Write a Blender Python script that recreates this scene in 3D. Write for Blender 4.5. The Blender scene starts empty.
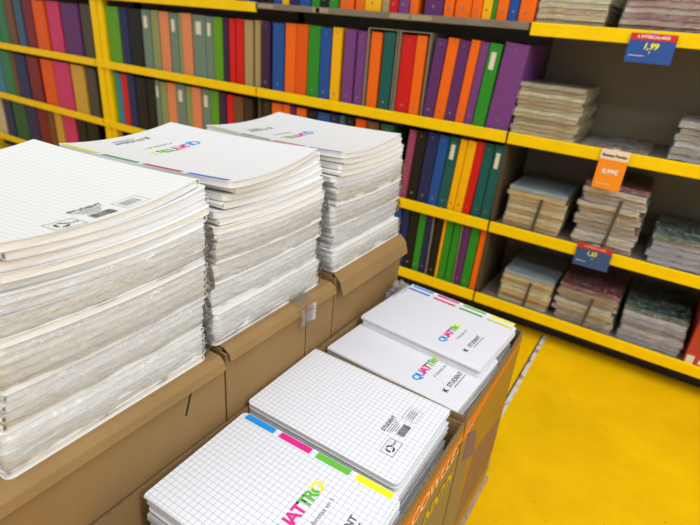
import bpy, bmesh, math, random
from mathutils import Vector, Matrix
random.seed(7)
scn = bpy.context.scene
C = scn.collection
R = math.radians

# ------------------------------------------------------------ camera
H = 1.2
AX = Matrix(((0.83568271, 0.29276385, -0.46467594),
             (0.54370119, -0.32143834, 0.77528473),
             (0.07761068, -0.90053691, -0.42779651)))      # columns: right, down, forward
cam = bpy.data.objects.new('camera', bpy.data.cameras.new('camera'))
C.objects.link(cam)
rt, dn, fw = AX.col[0], AX.col[1], AX.col[2]
m = Matrix((rt, -dn, -fw)).transposed().to_4x4()
m.translation = (0, 0, H)
cam.matrix_world = m
FPX = 507.11
cam.data.sensor_width = 36.0
cam.data.lens = FPX * 36.0 / 700.0
cam.data.clip_start = 0.02
cam.data.dof.use_dof = True
cam.data.dof.focus_distance = 0.80
cam.data.dof.aperture_fstop = 5.0
scn.camera = cam

# ------------------------------------------------------------ world and lights
w = bpy.data.worlds.new('world'); scn.world = w; w.use_nodes = True
w.node_tree.nodes['Background'].inputs[0].default_value = (0.98, 0.98, 1.0, 1)
w.node_tree.nodes['Background'].inputs[1].default_value = 0.50
def area(name, loc, size, power, col=(1, 1, 0.99), tgt=None):
    l = bpy.data.lights.new(name, 'AREA'); l.shape = 'RECTANGLE'
    l.size, l.size_y = size; l.energy = power; l.color = col
    o = bpy.data.objects.new(name, l); C.objects.link(o); o.location = loc
    if tgt: o.rotation_euler = (Vector(tgt) - Vector(loc)).to_track_quat('-Z', 'Y').to_euler()
    return o
area('ceiling_and_fill_light', (-1.4, 1.1, 3.5), (9.0, 0.4), 38)
area('ceiling_and_fill_light', (-1.4, -1.2, 3.3), (9.0, 0.4), 62)
area('ceiling_and_fill_light', (1.9, 0.2, 3.0), (0.4, 4.0), 72, tgt=(0.9, 0.3, 0.5))  # added fill from the aisle side, brightens box faces and stack sides
scn.view_settings.view_transform = 'Standard'
scn.view_settings.look = 'None'
scn.view_settings.gamma = 1.0
scn.view_settings.use_curve_mapping = False
scn.view_settings.exposure = 0.08

def ray(px, py):
    v = Vector((px - 350.0, py - 262.5, FPX)); return AX @ v
def on_y(px, py, y):
    r = ray(px, py); return r * (y / r.y) + Vector((0, 0, H))

# ------------------------------------------------------------ materials
def srgb(h):
    if isinstance(h, str):
        h = [int(h[i:i+2], 16) / 255 for i in (0, 2, 4)]
    return tuple(c / 12.92 if c <= 0.04045 else ((c + 0.055) / 1.055) ** 2.4 for c in h) + (1,)
MATS = {}
def mat(name, col, rough=0.6, metal=0.0, var=0.0, scale=30, bump=0.0, spec=0.5, stretch=None):
    if name in MATS: return MATS[name]
    mt = bpy.data.materials.new(name); mt.use_nodes = True
    nt = mt.node_tree; b = nt.nodes['Principled BSDF']
    c = srgb(col)
    b.inputs['Base Color'].default_value = c; b.inputs['Roughness'].default_value = rough
    b.inputs['Metallic'].default_value = metal
    b.inputs['Specular IOR Level'].default_value = spec
    tc = nt.nodes.new('ShaderNodeTexCoord'); mp = nt.nodes.new('ShaderNodeMapping')
    nt.links.new(tc.outputs['Object'], mp.inputs[0])
    if stretch: mp.inputs['Scale'].default_value = stretch
    nz = nt.nodes.new('ShaderNodeTexNoise'); nz.inputs['Scale'].default_value = scale
    nz.inputs['Detail'].default_value = 5
    nt.links.new(mp.outputs[0], nz.inputs['Vector'])
    if var > 0:
        rp = nt.nodes.new('ShaderNodeValToRGB')
        rp.color_ramp.elements[0].position = 0.3; rp.color_ramp.elements[1].position = 0.7
        rp.color_ramp.elements[0].color = tuple(x * (1 - var) for x in c[:3]) + (1,)
        rp.color_ramp.elements[1].color = tuple(min(1, x * (1 + var * 0.5)) for x in c[:3]) + (1,)
        nt.links.new(nz.outputs['Fac'], rp.inputs[0]); nt.links.new(rp.outputs[0], b.inputs['Base Color'])
    if bump > 0:
        bp = nt.nodes.new('ShaderNodeBump'); bp.inputs['Strength'].default_value = bump
        bp.inputs['Distance'].default_value = 0.004
        nt.links.new(nz.outputs['Fac'], bp.inputs['Height']); nt.links.new(bp.outputs[0], b.inputs['Normal'])
    MATS[name] = mt; return mt

def math_node(nt, op, a, b=None):
    n = nt.nodes.new('ShaderNodeMath'); n.operation = op
    for i, v in enumerate((a, b)):
        if v is None: continue
        if isinstance(v, (int, float)): n.inputs[i].default_value = v
        else: nt.links.new(v, n.inputs[i])
    return n.outputs[0]
def grid_mat(name, base, line, pitch, wx, wy, rough=0.45):
    mt = bpy.data.materials.new(name); mt.use_nodes = True
    nt = mt.node_tree; b = nt.nodes['Principled BSDF']; b.inputs['Roughness'].default_value = rough
    tc = nt.nodes.new('ShaderNodeTexCoord'); sp = nt.nodes.new('ShaderNodeSeparateXYZ')
    nt.links.new(tc.outputs['Object'], sp.inputs[0])
    out = None
    for ax, wd in (('X', wx), ('Y', wy)):
        if wd <= 0: continue
        f = math_node(nt, 'FRACT', math_node(nt, 'MULTIPLY', math_node(nt, 'ADD', sp.outputs[ax], 10.0), 1.0 / pitch))
        l = math_node(nt, 'LESS_THAN', f, wd)
        out = l if out is None else math_node(nt, 'MAXIMUM', out, l)
    mx = nt.nodes.new('ShaderNodeMix'); mx.data_type = 'RGBA'
    nt.links.new(out, mx.inputs['Factor'])
    mx.inputs['A'].default_value = srgb(base); mx.inputs['B'].default_value = srgb(line)
    nt.links.new(mx.outputs['Result'], b.inputs['Base Color'])
    MATS[name] = mt; return mt
GRID = grid_mat('grid_page', 'E4E6EA', 'ABB2C8', 0.0095, 0.09, 0.09)
GRIDSOFT = grid_mat('grid_page_soft', 'D9DAD6', 'B6BABD', 0.0095, 0.09, 0.04)
FROST = grid_mat('frosted_cover', 'DCDDE4', 'C3C8D4', 0.008, 0.14, 0.0)
FROSTW = grid_mat('frosted_cover_white', 'D8D9D9', 'D0D1D1', 0.008, 0.10, 0.0)
WHITE = mat('white_cover', 'E6E7E5', 0.4)
WHITE2 = mat('white_cover_cool', 'DFE1E4', 0.4)
WHITE3 = mat('white_cover_warm', 'E8E5DC', 0.45)
def pages_mat(name, a, b_):
    mt = bpy.data.materials.new(name); mt.use_nodes = True
    nt = mt.node_tree; b = nt.nodes['Principled BSDF']; b.inputs['Roughness'].default_value = 0.8
    tc = nt.nodes.new('ShaderNodeTexCoord'); mp = nt.nodes.new('ShaderNodeMapping')
    mp.inputs['Scale'].default_value = (6, 6, 900)
    nz = nt.nodes.new('ShaderNodeTexNoise'); nz.inputs['Scale'].default_value = 1.0; nz.inputs['Detail'].default_value = 3
    rp = nt.nodes.new('ShaderNodeValToRGB')
    rp.color_ramp.elements[0].position = 0.35; rp.color_ramp.elements[1].position = 0.65
    rp.color_ramp.elements[0].color = srgb(a); rp.color_ramp.elements[1].color = srgb(b_)
    nt.links.new(tc.outputs['Object'], mp.inputs[0]); nt.links.new(mp.outputs[0], nz.inputs['Vector'])
    nt.links.new(nz.outputs['Fac'], rp.inputs[0]); nt.links.new(rp.outputs[0], b.inputs['Base Color'])
    MATS[name] = mt; return mt
PAGES = pages_mat('page_edges', 'D6D7D8', 'F0F1F2')
CARD = mat('cardboard', '94764C', 0.8, var=0.10, scale=9, bump=0.06, spec=0.2)
CARDE = mat('cardboard_edge', '7A6040', 0.9, var=0.35, scale=220)
CARDIN = mat('cardboard_inside', '8A6E48', 0.85, var=0.08, scale=9)
INK = mat('grey_ink', '5C5C60', 0.6)
INKB = mat('black_ink', '2A2A2C', 0.6)
YEL = mat('yellow_lip', 'F6CE00', 0.5, var=0.06, scale=14, spec=0.15)
CY = mat('blue_print', '0E93E0', 0.4); MG = mat('magenta_print', 'DB1E88', 0.4)
GR = mat('green_print', '62B93C', 0.4); YL = mat('yellow_print', 'F2EA10', 0.4)
DB = mat('dark_blue_print', '2A66C8', 0.4); DR = mat('dark_red_print', 'C02850', 0.4)
DG = mat('dark_green_print', '4E9455', 0.4); DY = mat('dull_yellow_print', 'D4D02A', 0.4)
METAL = mat('steel_ring', '9A9A98', 0.4, metal=0.9)

def film_mat(name='clear_film', op=0.05, scale=28, tint=(1, 1, 1), bd=0.006, crease=0.38):
    mt = bpy.data.materials.new(name); mt.use_nodes = True
    nt = mt.node_tree; nt.nodes.clear()
    out = nt.nodes.new('ShaderNodeOutputMaterial')
    tr = nt.nodes.new('ShaderNodeBsdfTransparent'); tr.inputs[0].default_value = tint + (1,)
    gl = nt.nodes.new('ShaderNodeBsdfGlossy'); gl.inputs['Roughness'].default_value = 0.16
    tc = nt.nodes.new('ShaderNodeTexCoord'); mp = nt.nodes.new('ShaderNodeMapping')
    mp.inputs['Scale'].default_value = (1, 1, 2.2)
    nz = nt.nodes.new('ShaderNodeTexNoise'); nz.inputs['Scale'].default_value = scale
    nz.inputs['Detail'].default_value = 4; nz.inputs['Distortion'].default_value = 1.5
    bp = nt.nodes.new('ShaderNodeBump'); bp.inputs['Strength'].default_value = 1.0; bp.inputs['Distance'].default_value = bd
    lw = nt.nodes.new('ShaderNodeLayerWeight'); lw.inputs['Blend'].default_value = 0.25
    nt.links.new(tc.outputs['Object'], mp.inputs[0]); nt.links.new(mp.outputs[0], nz.inputs['Vector'])
    nt.links.new(nz.outputs['Fac'], bp.inputs['Height'])
    nt.links.new(bp.outputs[0], gl.inputs['Normal']); nt.links.new(bp.outputs[0], lw.inputs['Normal'])
    n2 = nt.nodes.new('ShaderNodeTexNoise'); n2.inputs['Scale'].default_value = scale * 0.9; n2.inputs['Detail'].default_value = 6
    n2.inputs['Distortion'].default_value = 2.5
    mp2 = nt.nodes.new('ShaderNodeMapping'); mp2.inputs['Scale'].default_value = (0.45, 0.45, 2.6)
    nt.links.new(tc.outputs['Object'], mp2.inputs[0]); nt.links.new(mp2.outputs[0], n2.inputs['Vector'])
    rg = math_node(nt, 'ABSOLUTE', math_node(nt, 'SUBTRACT', n2.outputs['Fac'], 0.5))
    rp = nt.nodes.new('ShaderNodeValToRGB')          # thin crease lines, white highlights painted into the film
    rp.color_ramp.elements[0].position = 0.0; rp.color_ramp.elements[0].color = (crease, crease, crease, 1)
    rp.color_ramp.elements[1].position = 0.022; rp.color_ramp.elements[1].color = (0, 0, 0, 1)
    nt.links.new(rg, rp.inputs[0])
    df = nt.nodes.new('ShaderNodeBsdfDiffuse'); df.inputs[0].default_value = (0.9, 0.9, 0.9, 1)
    f = math_node(nt, 'MINIMUM', math_node(nt, 'ADD', math_node(nt, 'MULTIPLY', lw.outputs['Fresnel'], 0.7), op), 0.8)
    mx = nt.nodes.new('ShaderNodeMixShader')
    nt.links.new(f, mx.inputs[0]); nt.links.new(tr.outputs[0], mx.inputs[1]); nt.links.new(gl.outputs[0], mx.inputs[2])
    mx2 = nt.nodes.new('ShaderNodeMixShader')
    nt.links.new(rp.outputs[0], mx2.inputs[0]); nt.links.new(mx.outputs[0], mx2.inputs[1]); nt.links.new(df.outputs[0], mx2.inputs[2])
    nt.links.new(mx2.outputs[0], out.inputs[0])
    MATS[name] = mt; return mt
FILM = film_mat()

# ------------------------------------------------------------ mesh helpers
def link(name, bm, material, parent=None, loc=(0, 0, 0), rz=0.0, smooth=False):
    me = bpy.data.meshes.new(name); bm.normal_update(); bm.to_mesh(me); bm.free()
    for mm in (material if isinstance(material, (list, tuple)) else [material]): me.materials.append(mm)
    if smooth:
        for p in me.polygons: p.use_smooth = True
    o = bpy.data.objects.new(name, me); C.objects.link(o)
    o.location = loc; o.rotation_euler = (0, 0, rz)
    if parent: o.parent = parent
    return o
def tag(o, label=None, cat=None, group=None, kind=None):
    if label: o['label'] = label
    if cat: o['category'] = cat
    if group: o['group'] = group
    if kind: o['kind'] = kind
    return o
def empty(name, loc=(0, 0, 0), rz=0.0):
    o = bpy.data.objects.new(name, None); o.empty_display_size = 0.05
    C.objects.link(o); o.location = loc; o.rotation_euler = (0, 0, rz); return o
def box(bm, x0, x1, y0, y1, z0, z1, bev=0.0, mi=0):
    vs = [bm.verts.new((x, y, z)) for z in (z0, z1) for x, y in ((x0, y0), (x1, y0), (x1, y1), (x0, y1))]
    fs = [bm.faces.new([vs[i] for i in f]) for f in ((3, 2, 1, 0), (4, 5, 6, 7), (0, 1, 5, 4), (1, 2, 6, 5), (2, 3, 7, 6), (3, 0, 4, 7))]
    for f in fs: f.material_index = mi
    if bev > 0:
        es = list({e for f in fs for e in f.edges})
        bmesh.ops.bevel(bm, geom=es, offset=bev, segments=2, affect='EDGES', profile=0.6)
    return vs
def bx(name, material, parent, x0, x1, y0, y1, z0, z1, bev=0.0, loc=(0, 0, 0), rz=0.0):
    bm = bmesh.new(); box(bm, x0, x1, y0, y1, z0, z1, bev); return link(name, bm, material, parent, loc, rz)
def cyl(bm, c, r, h, axis='Z', n=12):
    mtx = Matrix.Translation(c)
    if axis == 'Y': mtx = mtx @ Matrix.Rotation(R(90), 4, 'X')
    if axis == 'X': mtx = mtx @ Matrix.Rotation(R(90), 4, 'Y')
    bmesh.ops.create_cone(bm, cap_ends=True, segments=n, radius1=r, radius2=r, depth=h, matrix=mtx)
def text_mesh(s, size, shear=0.0, spacing=1.0, align='CENTER', bold=0.0):
    cu = bpy.data.curves.new('t', 'FONT'); cu.body = s; cu.size = size
    cu.align_x = align; cu.align_y = 'CENTER'; cu.shear = shear; cu.space_character = spacing
    cu.offset = bold; cu.resolution_u = 3
    o = bpy.data.objects.new('t', cu); C.objects.link(o)
    dg = bpy.context.evaluated_depsgraph_get(); dg.update()
    me = bpy.data.meshes.new_from_object(o.evaluated_get(dg))
    bpy.data.objects.remove(o); bpy.data.curves.remove(cu)
    me.materials.clear(); return me
def text_obj(name, s, size, material, parent, mtx=None, fn=None, cuts=None, **kw):
    """flat lettering as a mesh; mtx places it in the parent's space, fn lays it on a curved sheet"""
    me = text_mesh(s, size, **kw)
    mats = material if isinstance(material, list) else [material]
    for mm in mats: me.materials.append(mm)
    if len(mats) > 1:
        xs = [v.co.x for v in me.vertices]; a, b = min(xs), max(xs)
        for p in me.polygons:
            t = (p.center.x - a) / (b - a)
            p.material_index = next(i for i, cc in enumerate(cuts) if t <= cc)
    for v in me.vertices:
        co = mtx @ v.co if mtx else v.co
        if fn: co = fn(co)
        v.co = co
    o = bpy.data.objects.new(name, me); C.objects.link(o)
    if parent: o.parent = parent
    return o

# ------------------------------------------------------------ setting
def floor_mat():
    mt = bpy.data.materials.new('yellow_floor'); mt.use_nodes = True
    nt = mt.node_tree; b = nt.nodes['Principled BSDF']; b.inputs['Roughness'].default_value = 0.55; b.inputs['Specular IOR Level'].default_value = 0.15
    tc = nt.nodes.new('ShaderNodeTexCoord')
    n1 = nt.nodes.new('ShaderNodeTexNoise'); n1.inputs['Scale'].default_value = 3.5; n1.inputs['Detail'].default_value = 8
    n1.inputs['Roughness'].default_value = 0.65
    n2 = nt.nodes.new('ShaderNodeTexNoise'); n2.inputs['Scale'].default_value = 70; n2.inputs['Detail'].default_value = 3
    r1 = nt.nodes.new('ShaderNodeValToRGB')
    r1.color_ramp.elements[0].position = 0.35; r1.color_ramp.elements[0].color = srgb('E2AF00')
    r1.color_ramp.elements[1].position = 0.65; r1.color_ramp.elements[1].color = srgb('F2C000')
    r2 = nt.nodes.new('ShaderNodeValToRGB')
    r2.color_ramp.elements[0].position = 0.24; r2.color_ramp.elements[0].color = srgb('8A6A10')
    r2.color_ramp.elements[1].position = 0.31; r2.color_ramp.elements[1].color = (1, 1, 1, 1)
    mx = nt.nodes.new('ShaderNodeMix'); mx.data_type = 'RGBA'; mx.blend_type = 'MULTIPLY'; mx.inputs['Factor'].default_value = 0.7
    for n in (n1, n2): nt.links.new(tc.outputs['Object'], n.inputs['Vector'])
    nt.links.new(n1.outputs['Fac'], r1.inputs[0]); nt.links.new(n2.outputs['Fac'], r2.inputs[0])
    nt.links.new(r1.outputs[0], mx.inputs['A']); nt.links.new(r2.outputs[0], mx.inputs['B'])
    nt.links.new(mx.outputs['Result'], b.inputs['Base Color'])
    return mt
tag(bx('floor', floor_mat(), None, -7, 3.5, -2.5, 4.0, -0.05, 0.0), 'worn yellow painted shop floor', kind='structure')
def strip_mat():
    mt = bpy.data.materials.new('worn_strip'); mt.use_nodes = True
    nt = mt.node_tree; b = nt.nodes['Principled BSDF']; b.inputs['Roughness'].default_value = 0.5
    tc = nt.nodes.new('ShaderNodeTexCoord')
    n1 = nt.nodes.new('ShaderNodeTexNoise'); n1.inputs['Scale'].default_value = 22; n1.inputs['Detail'].default_value = 4
    r1 = nt.nodes.new('ShaderNodeValToRGB')
    r1.color_ramp.elements[0].position = 0.34; r1.color_ramp.elements[0].color = srgb('7B6A3A')
    r1.color_ramp.elements[1].position = 0.5; r1.color_ramp.elements[1].color = srgb('D8D6CC')
    nt.links.new(tc.outputs['Object'], n1.inputs['Vector']); nt.links.new(n1.outputs['Fac'], r1.inputs[0])
    nt.links.new(r1.outputs[0], b.inputs['Base Color']); return mt
t = bx('trim_1', strip_mat(), None, -0.236, -0.221, 0.0, 2.13, 0.0, 0.002); tag(t, 'worn white joint strip set in the yellow floor', kind='structure')
t = bx('trim_2', mat('dark_joint', '54430F', 0.7, var=0.3, scale=40), None, -0.243, -0.236, 0.0, 2.13, 0.0, 0.0012)
tag(t, 'dark joint line beside the white floor strip', kind='structure')
YB = 2.42   # back panel of the shelving
tag(bx('wall_back', mat('back_wall', '6A655A', 0.8, var=0.05), None, -7, 3.5, YB + 0.06, YB + 0.16, 0, 2.6), kind='structure')

# ------------------------------------------------------------ shelving
YF = 2.05
LIPZ = [1.600, 1.228, 0.836, 0.460, 0.117]
DECK = mat('shelf_deck', '6E6355', 0.6, var=0.1, scale=12)
BACKP = mat('shelf_back', '80765F', 0.7, var=0.06, scale=6)
SIDEP = mat('shelf_side', '52442F', 0.7, var=0.1, scale=10)
GREYLIP = mat('grey_lip', '7A705E', 0.5, var=0.12, scale=12)
PLINTH = mat('plinth', '2A2620', 0.7)
BAYS = [(-4.95, -3.25), (-3.25, -1.876), (-1.876, -0.557), (-0.557, 0.78)]
BAYNAME = ['far left', 'centre left', 'centre right', 'right']
for bi, (x0, x1) in enumerate(BAYS):
    g = empty('shelving_unit', ((x0 + x1) / 2, YF, 0))
    tag(g, ['leftmost shelving bay with leaning dull spines and yellow lips',
            'shelving bay of pastel and green binders right of the wide yellow post',
            'shelving bay full of bright binders, its upper lip grey',
            'right shelving bay with price signs and wrapped paper stacks'][bi], 'shelf', 'shop shelving bays')
    cx = (x0 + x1) / 2; a, b = x0 - cx, x1 - cx
    D = YB - YF
    bx('back_panel', BACKP, g, a, b, D, D + 0.02, 0.0, 2.15)
    bx('plinth', PLINTH, g, a, b, 0.105, 0.125, 0.0, LIPZ[4] - 0.02)
    for s in (a + 0.001, b - 0.007):
        bx('side_panel', SIDEP, g, s, s + 0.006, 0.02, D, LIPZ[4] - 0.02, LIPZ[2] - 0.01)
        bx('side_panel', SIDEP, g, s, s + 0.006, 0.31, D, LIPZ[2] + 0.02, 2.0)
    if bi == 1:
        p = bx('post', YEL, g, 0.004, 0.062, 0.004, 0.05, 0.0, 2.1, loc=(a, 0, 0)); p['label'] = 'yellow upright post'
        p = bx('post', YEL, g, 0.066, 0.118, 0.010, 0.05, 0.0, 2.1, loc=(a, 0, 0)); p['label'] = 'yellow upright post'
    for li, z in enumerate(LIPZ):
        bx('shelf_board', DECK, g, a + 0.017, b - 0.017, 0.012, D - 0.002, z - 0.004, z + 0.016)
        lm = GREYLIP if (bi == 2 and li in (0, 1)) else YEL
        bm = bmesh.new(); box(bm, a + 0.004, b - 0.004, -0.006, 0.010, z - (0.006 if lm is GREYLIP else 0.022), z + (0.020 if lm is GREYLIP else 0.022), 0.003)
        lp = link('shelf_lip', bm, lm, g)
        bx('lip_joint', PLINTH, g, b - 0.006, b + 0.006, -0.003, 0.004, z - 0.005, z + 0.019)
        if bi == 2 and li == 1:
            for lx in (0.02, 0.34, 0.36, 0.74, 0.84):
                q = bx('price_strip', mat('paper_label', '9C9076', 0.7), lp, a + lx, a + lx + (0.09 if lx != 0.36 else 0.02), -0.0075, -0.006, z - 0.002, z + 0.016)

# ------------------------------------------------------------ binders
PAL = {'green': '2E8A28', 'lime green': '5E9A1E', 'dark green': '2A5A38', 'mid green': '2F7A4C', 'brown': '6E4A2C', 'blue': '24509A',
       'slate blue': '3E5C78', 'light blue': '3C7C9C', 'navy': '262C58', 'dark red': '7A2026', 'dull pink': '9C4468', 'orange': 'EE6A10', 'deep orange': 'E0590A',
       'pink': 'C8386C', 'purple': '5E3068', 'violet': '74407F', 'dark grey': '4A463A', 'black': '1E1C1C', 'teal': '1E5A56',
       'grey green': '6C8478', 'olive': '8A9460', 'peach': 'D8885C', 'red': 'CC1E1A', 'beige': 'A89468', 'tan': 'C8B078',
       'yellow': 'F2B408', 'ochre': 'C8A040', 'dark purple': '3C2444', 'dark brown': '3A2E22', 'cream': 'C8B898'}
BM = {k: mat('binder_' + k.replace(' ', '_'), v, 0.42, var=0.05, scale=20, spec=0.22) for k, v in PAL.items()}
PAPER = mat('spine_label_paper', 'D8D2C0', 0.7)
INNER = mat('binder_paper', 'CFC8B6', 0.8)
ORD = ['first', 'second', 'third', 'fourth', 'fifth', 'sixth', 'seventh', 'eighth', 'ninth', 'tenth', 'eleventh', 'twelfth',
       'thirteenth', 'fourteenth', 'fifteenth', 'sixteenth', 'seventeenth', 'eighteenth', 'nineteenth', 'twentieth', 'twenty-first',
       'twenty-second', 'twenty-third', 'twenty-fourth', 'twenty-fifth']
def binder(x, wd, z, colr, label, group, hgt=0.318, dep=0.28, y=0.0, lean=0.0, lab=False, ring=True):
    """lever arch file, spine to the front: C-shaped cover with rounded spine, paper block, finger ring, spine label"""
    bm = bmesh.new(); th = 0.0025; r = min(wd * 0.25, 0.008)
    prof = []
    h = wd / 2
    out = [(-h, dep), (-h, r)]
    for k in range(1, 4): out.append((-h + r - r * math.cos(k * math.pi / 8), r - r * math.sin(k * math.pi / 8)))
    out2 = [(-p[0], p[1]) for p in reversed(out)]
    out = out + out2
    inn = [(h - th, dep), (h - th, th + r * .6), (-h + th, th + r * .6), (-h + th, dep)]
    prof = out + inn
    lo = [bm.verts.new((px, py, 0)) for px, py in prof]; hi = [bm.verts.new((px, py, hgt)) for px, py in prof]
    n = len(prof)
    for i in range(n): bm.faces.new((lo[i], lo[(i + 1) % n], hi[(i + 1) % n], hi[i]))
    for L, rev in ((lo, False), (hi, True)):
        m_ = len(out)
        # caps as quads between outer and inner outlines
        a = [L[0], L[1], L[m_ + 2], L[m_ + 3]]; b = [L[m_ - 2], L[m_ - 1], L[m_], L[m_ + 1]]
        c = L[1:m_ - 1] + [L[m_ + 1], L[m_ + 2]]
        for f in (a, b, c):
            bm.faces.new(f if not rev else list(reversed(f)))
    o = link('ring_binder', bm, BM[colr], None, (x, YF + 0.016 + y, z)); tag(o, label, 'binder', group)
    o.rotation_euler = (0, lean, 0)
    bx('paper_block', INNER, o, -h + th + .001, h - th - .001, 0.02, dep - 0.01, 0.006, hgt - 0.012)
    if ring and wd > 0.028:
        bm = bmesh.new(); cyl(bm, (0, -0.0006, 0.035), min(wd * .12, 0.005), 0.0016, 'Y', 12); link('finger_ring', bm, METAL, o)
        if wd > 0.034:
            bm = bmesh.new(); cyl(bm, (0, -0.0004, hgt - 0.02), 0.003, 0.001, 'Y', 8); link('rivet', bm, METAL, o)
    if lab:
        bx('spine_label', PAPER, o, -wd * .2, wd * .2, -0.0008, 0.0004, hgt * .70, hgt * .9)
    return o
SHN = {0: 'top shelf in view', 1: 'second shelf', 2: 'third shelf', 3: 'fourth shelf'}
def row(shelf, bay, yref, items, hgt=0.318, lab=(), ring=True, skip_first=0):
    z = LIPZ[shelf + 1] + 0.0165
    xs = []
    for it in items:
        a = on_y(it[0], it[3] if len(it) > 3 else yref, YF + 0.02).x; b = on_y(it[1], it[3] if len(it) > 3 else yref, YF + 0.02).x
        xs.append([a, b])
    for i in range(1, len(xs)):
        if xs[i][0] < xs[i-1][1] + 0.001:
            mid = (xs[i][0] + xs[i-1][1]) / 2; xs[i-1][1] = mid - .0005; xs[i][0] = mid + .0005
    lo_, hi_ = BAYS[bay][0] + (0.125 if bay == 1 else 0.008), BAYS[bay][1] - (0.008 if shelf > 1 else 0.002)
    cnt = -1
    for i, (it, (a, b)) in enumerate(zip(items, xs)):
        a, b = max(a, lo_), min(b, hi_)
        if b - a < 0.012: continue
        cnt += 1
        wd = max(0.012, b - a)
        c = it[2]
        lb = '%s binder, %s from left on the %s, %s bay' % (c, ORD[cnt], SHN[shelf], BAYNAME[bay])
        hh = hgt + random.uniform(-.004, .002)
        tilt = 0.0
        if bay == 2 and it[0] > 402: tilt = {1: 3.2 if it[0] > 430 else 0, 2: 2.5, 3: 1.0}.get(shelf, 0)
        if bay == 2 and shelf == 1 and it[0] > 498: tilt = 3.8
        if shelf == 2 and it[0] > 478: tilt = 1.4
        tilt = R(tilt)
        binder((a + b) / 2 - math.sin(tilt) * hgt * .5, wd, z + math.sin(tilt) * wd * .5, c, lb, 'binders on the %s of the %s bay' % (SHN[shelf], BAYNAME[bay]), hh, lean=tilt,
               y=random.uniform(0, .008), lab=(i in lab), ring=ring)

row(1, 0, 30, [(-6, 0, 'mid green'), (0.5, 8, 'mid green'), (8.2, 15.7, 'brown'), (17, 24, 'slate blue'), (26, 35, 'dark red'), (36, 47, 'deep orange'),
               (49, 61, 'pink'), (63.5, 80, 'purple'), (81.5, 91.5, 'dark grey')], ring=False)
row(2, 0, 90, [(-6, 6, 'light blue'), (7, 16, 'mid green'), (16.3, 19.7, 'brown'), (20, 30.5, 'navy'), (31, 42, 'dark red'), (44.5, 56, 'deep orange'),
               (57, 72, 'pink'), (74, 86, 'ochre'), (88, 97, 'dark grey')], ring=False)
row(3, 0, 132, [(-8, -1, 'cream'), (-0.5, 7, 'cream'), (9, 16, 'navy'), (17, 29, 'dark green'), (30, 39.5, 'navy'), (40, 49, 'dark red'), (50, 56, 'brown'),
                (57, 63.5, 'ochre'), (64.5, 76, 'pink'), (78, 86, 'black'), (87, 98, 'black')], ring=False)
row(1, 1, 40, [(106, 120, 'lime green'), (121.5, 129, 'navy'), (129.5, 142, 'black'), (143, 151, 'grey green'), (151.5, 159, 'olive'),
               (160, 169, 'peach'), (170, 177.5, 'grey green'), (178, 182, 'olive'), (182.3, 191.5, 'peach'), (192.5, 205, 'grey green'), (205.5, 213, 'grey green'),
               (213.5, 222, 'lime green'), (222.5, 228, 'dark purple'), (229, 234.5, 'red'), (235, 243, 'red'), (244, 252, 'beige'), (254, 262, 'beige')],
    lab=(3, 6, 9, 10), ring=False)
row(2, 1, 100, [(111.5, 118, 'lime green'), (118, 122.5, 'light blue'), (122.5, 128.5, 'red'), (128.6, 136, 'navy'), (137, 147, 'black'), (147.5, 155.5, 'black'),
                (156, 160.5, 'grey green'), (161, 167, 'olive'), (167.3, 175.7, 'peach'), (176, 185, 'grey green'), (185.7, 191.6, 'olive'), (192, 200.7, 'peach'),
                (201.3, 209.7, 'grey green'), (210, 218, 'lime green'), (218.5, 225.7, 'dark purple'), (226.3, 233, 'red'), (233.5, 243, 'brown'), (244, 252, 'dark brown')],
    lab=(6, 9, 12), ring=False)
row(0, 1, 6, [(196, 205, 'green', 3), (206, 214, 'navy', 3), (215, 224, 'blue', 3), (225, 235, 'yellow', 3), (236, 242, 'dark red', 4), (243, 249, 'blue', 5)], ring=False)
row(0, 2, 5, [(258, 265, 'black'), (265.5, 272, 'black'), (273, 281, 'blue'), (282, 288.7, 'yellow'), (289, 299, 'navy'), (299.5, 309.7, 'blue'), (310.5, 319.5, 'green'),
              (320, 328.7, 'black'), (329, 338, 'green'), (339, 352.5, 'orange'), (355, 364, 'orange'), (364.5, 380.5, 'yellow'), (381.5, 388.5, 'beige'),
              (389, 397.7, 'red'), (398, 408, 'violet', 10), (408.5, 417, 'orange', 10), (423.5, 442, 'purple', 10), (443, 453, 'orange', 10), (454.5, 471, 'orange', 10),
              (471.5, 481.5, 'orange', 10), (482, 491.5, 'yellow', 10), (492, 496, 'green', 10), (496.5, 507.5, 'orange', 10), (508, 518, 'blue', 10), (519, 535, 'orange', 10)])
row(1, 2, 45, [(262.5, 269.5, 'dark purple'), (272.5, 283.5, 'blue'), (284.5, 295.3, 'orange'), (295.8, 307, 'deep orange'), (307.5, 319.5, 'green'), (320, 330.5, 'blue'),
               (331.5, 341, 'yellow'), (344, 355, 'violet'), (356.5, 366.7, 'violet'), (370, 381, 'orange'), (383, 395, 'teal', 45), (399, 413.5, 'red', 62),
               (414, 424.5, 'orange', 62), (431, 442, 'purple', 62), (442.5, 453.7, 'orange', 62), (454, 465, 'purple', 62), (465.5, 475, 'orange', 62), (475.5, 484.5, 'violet', 62),
               (485, 497.5, 'green', 62), (499, 526, 'violet', 62)], lab=(18,))
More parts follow.
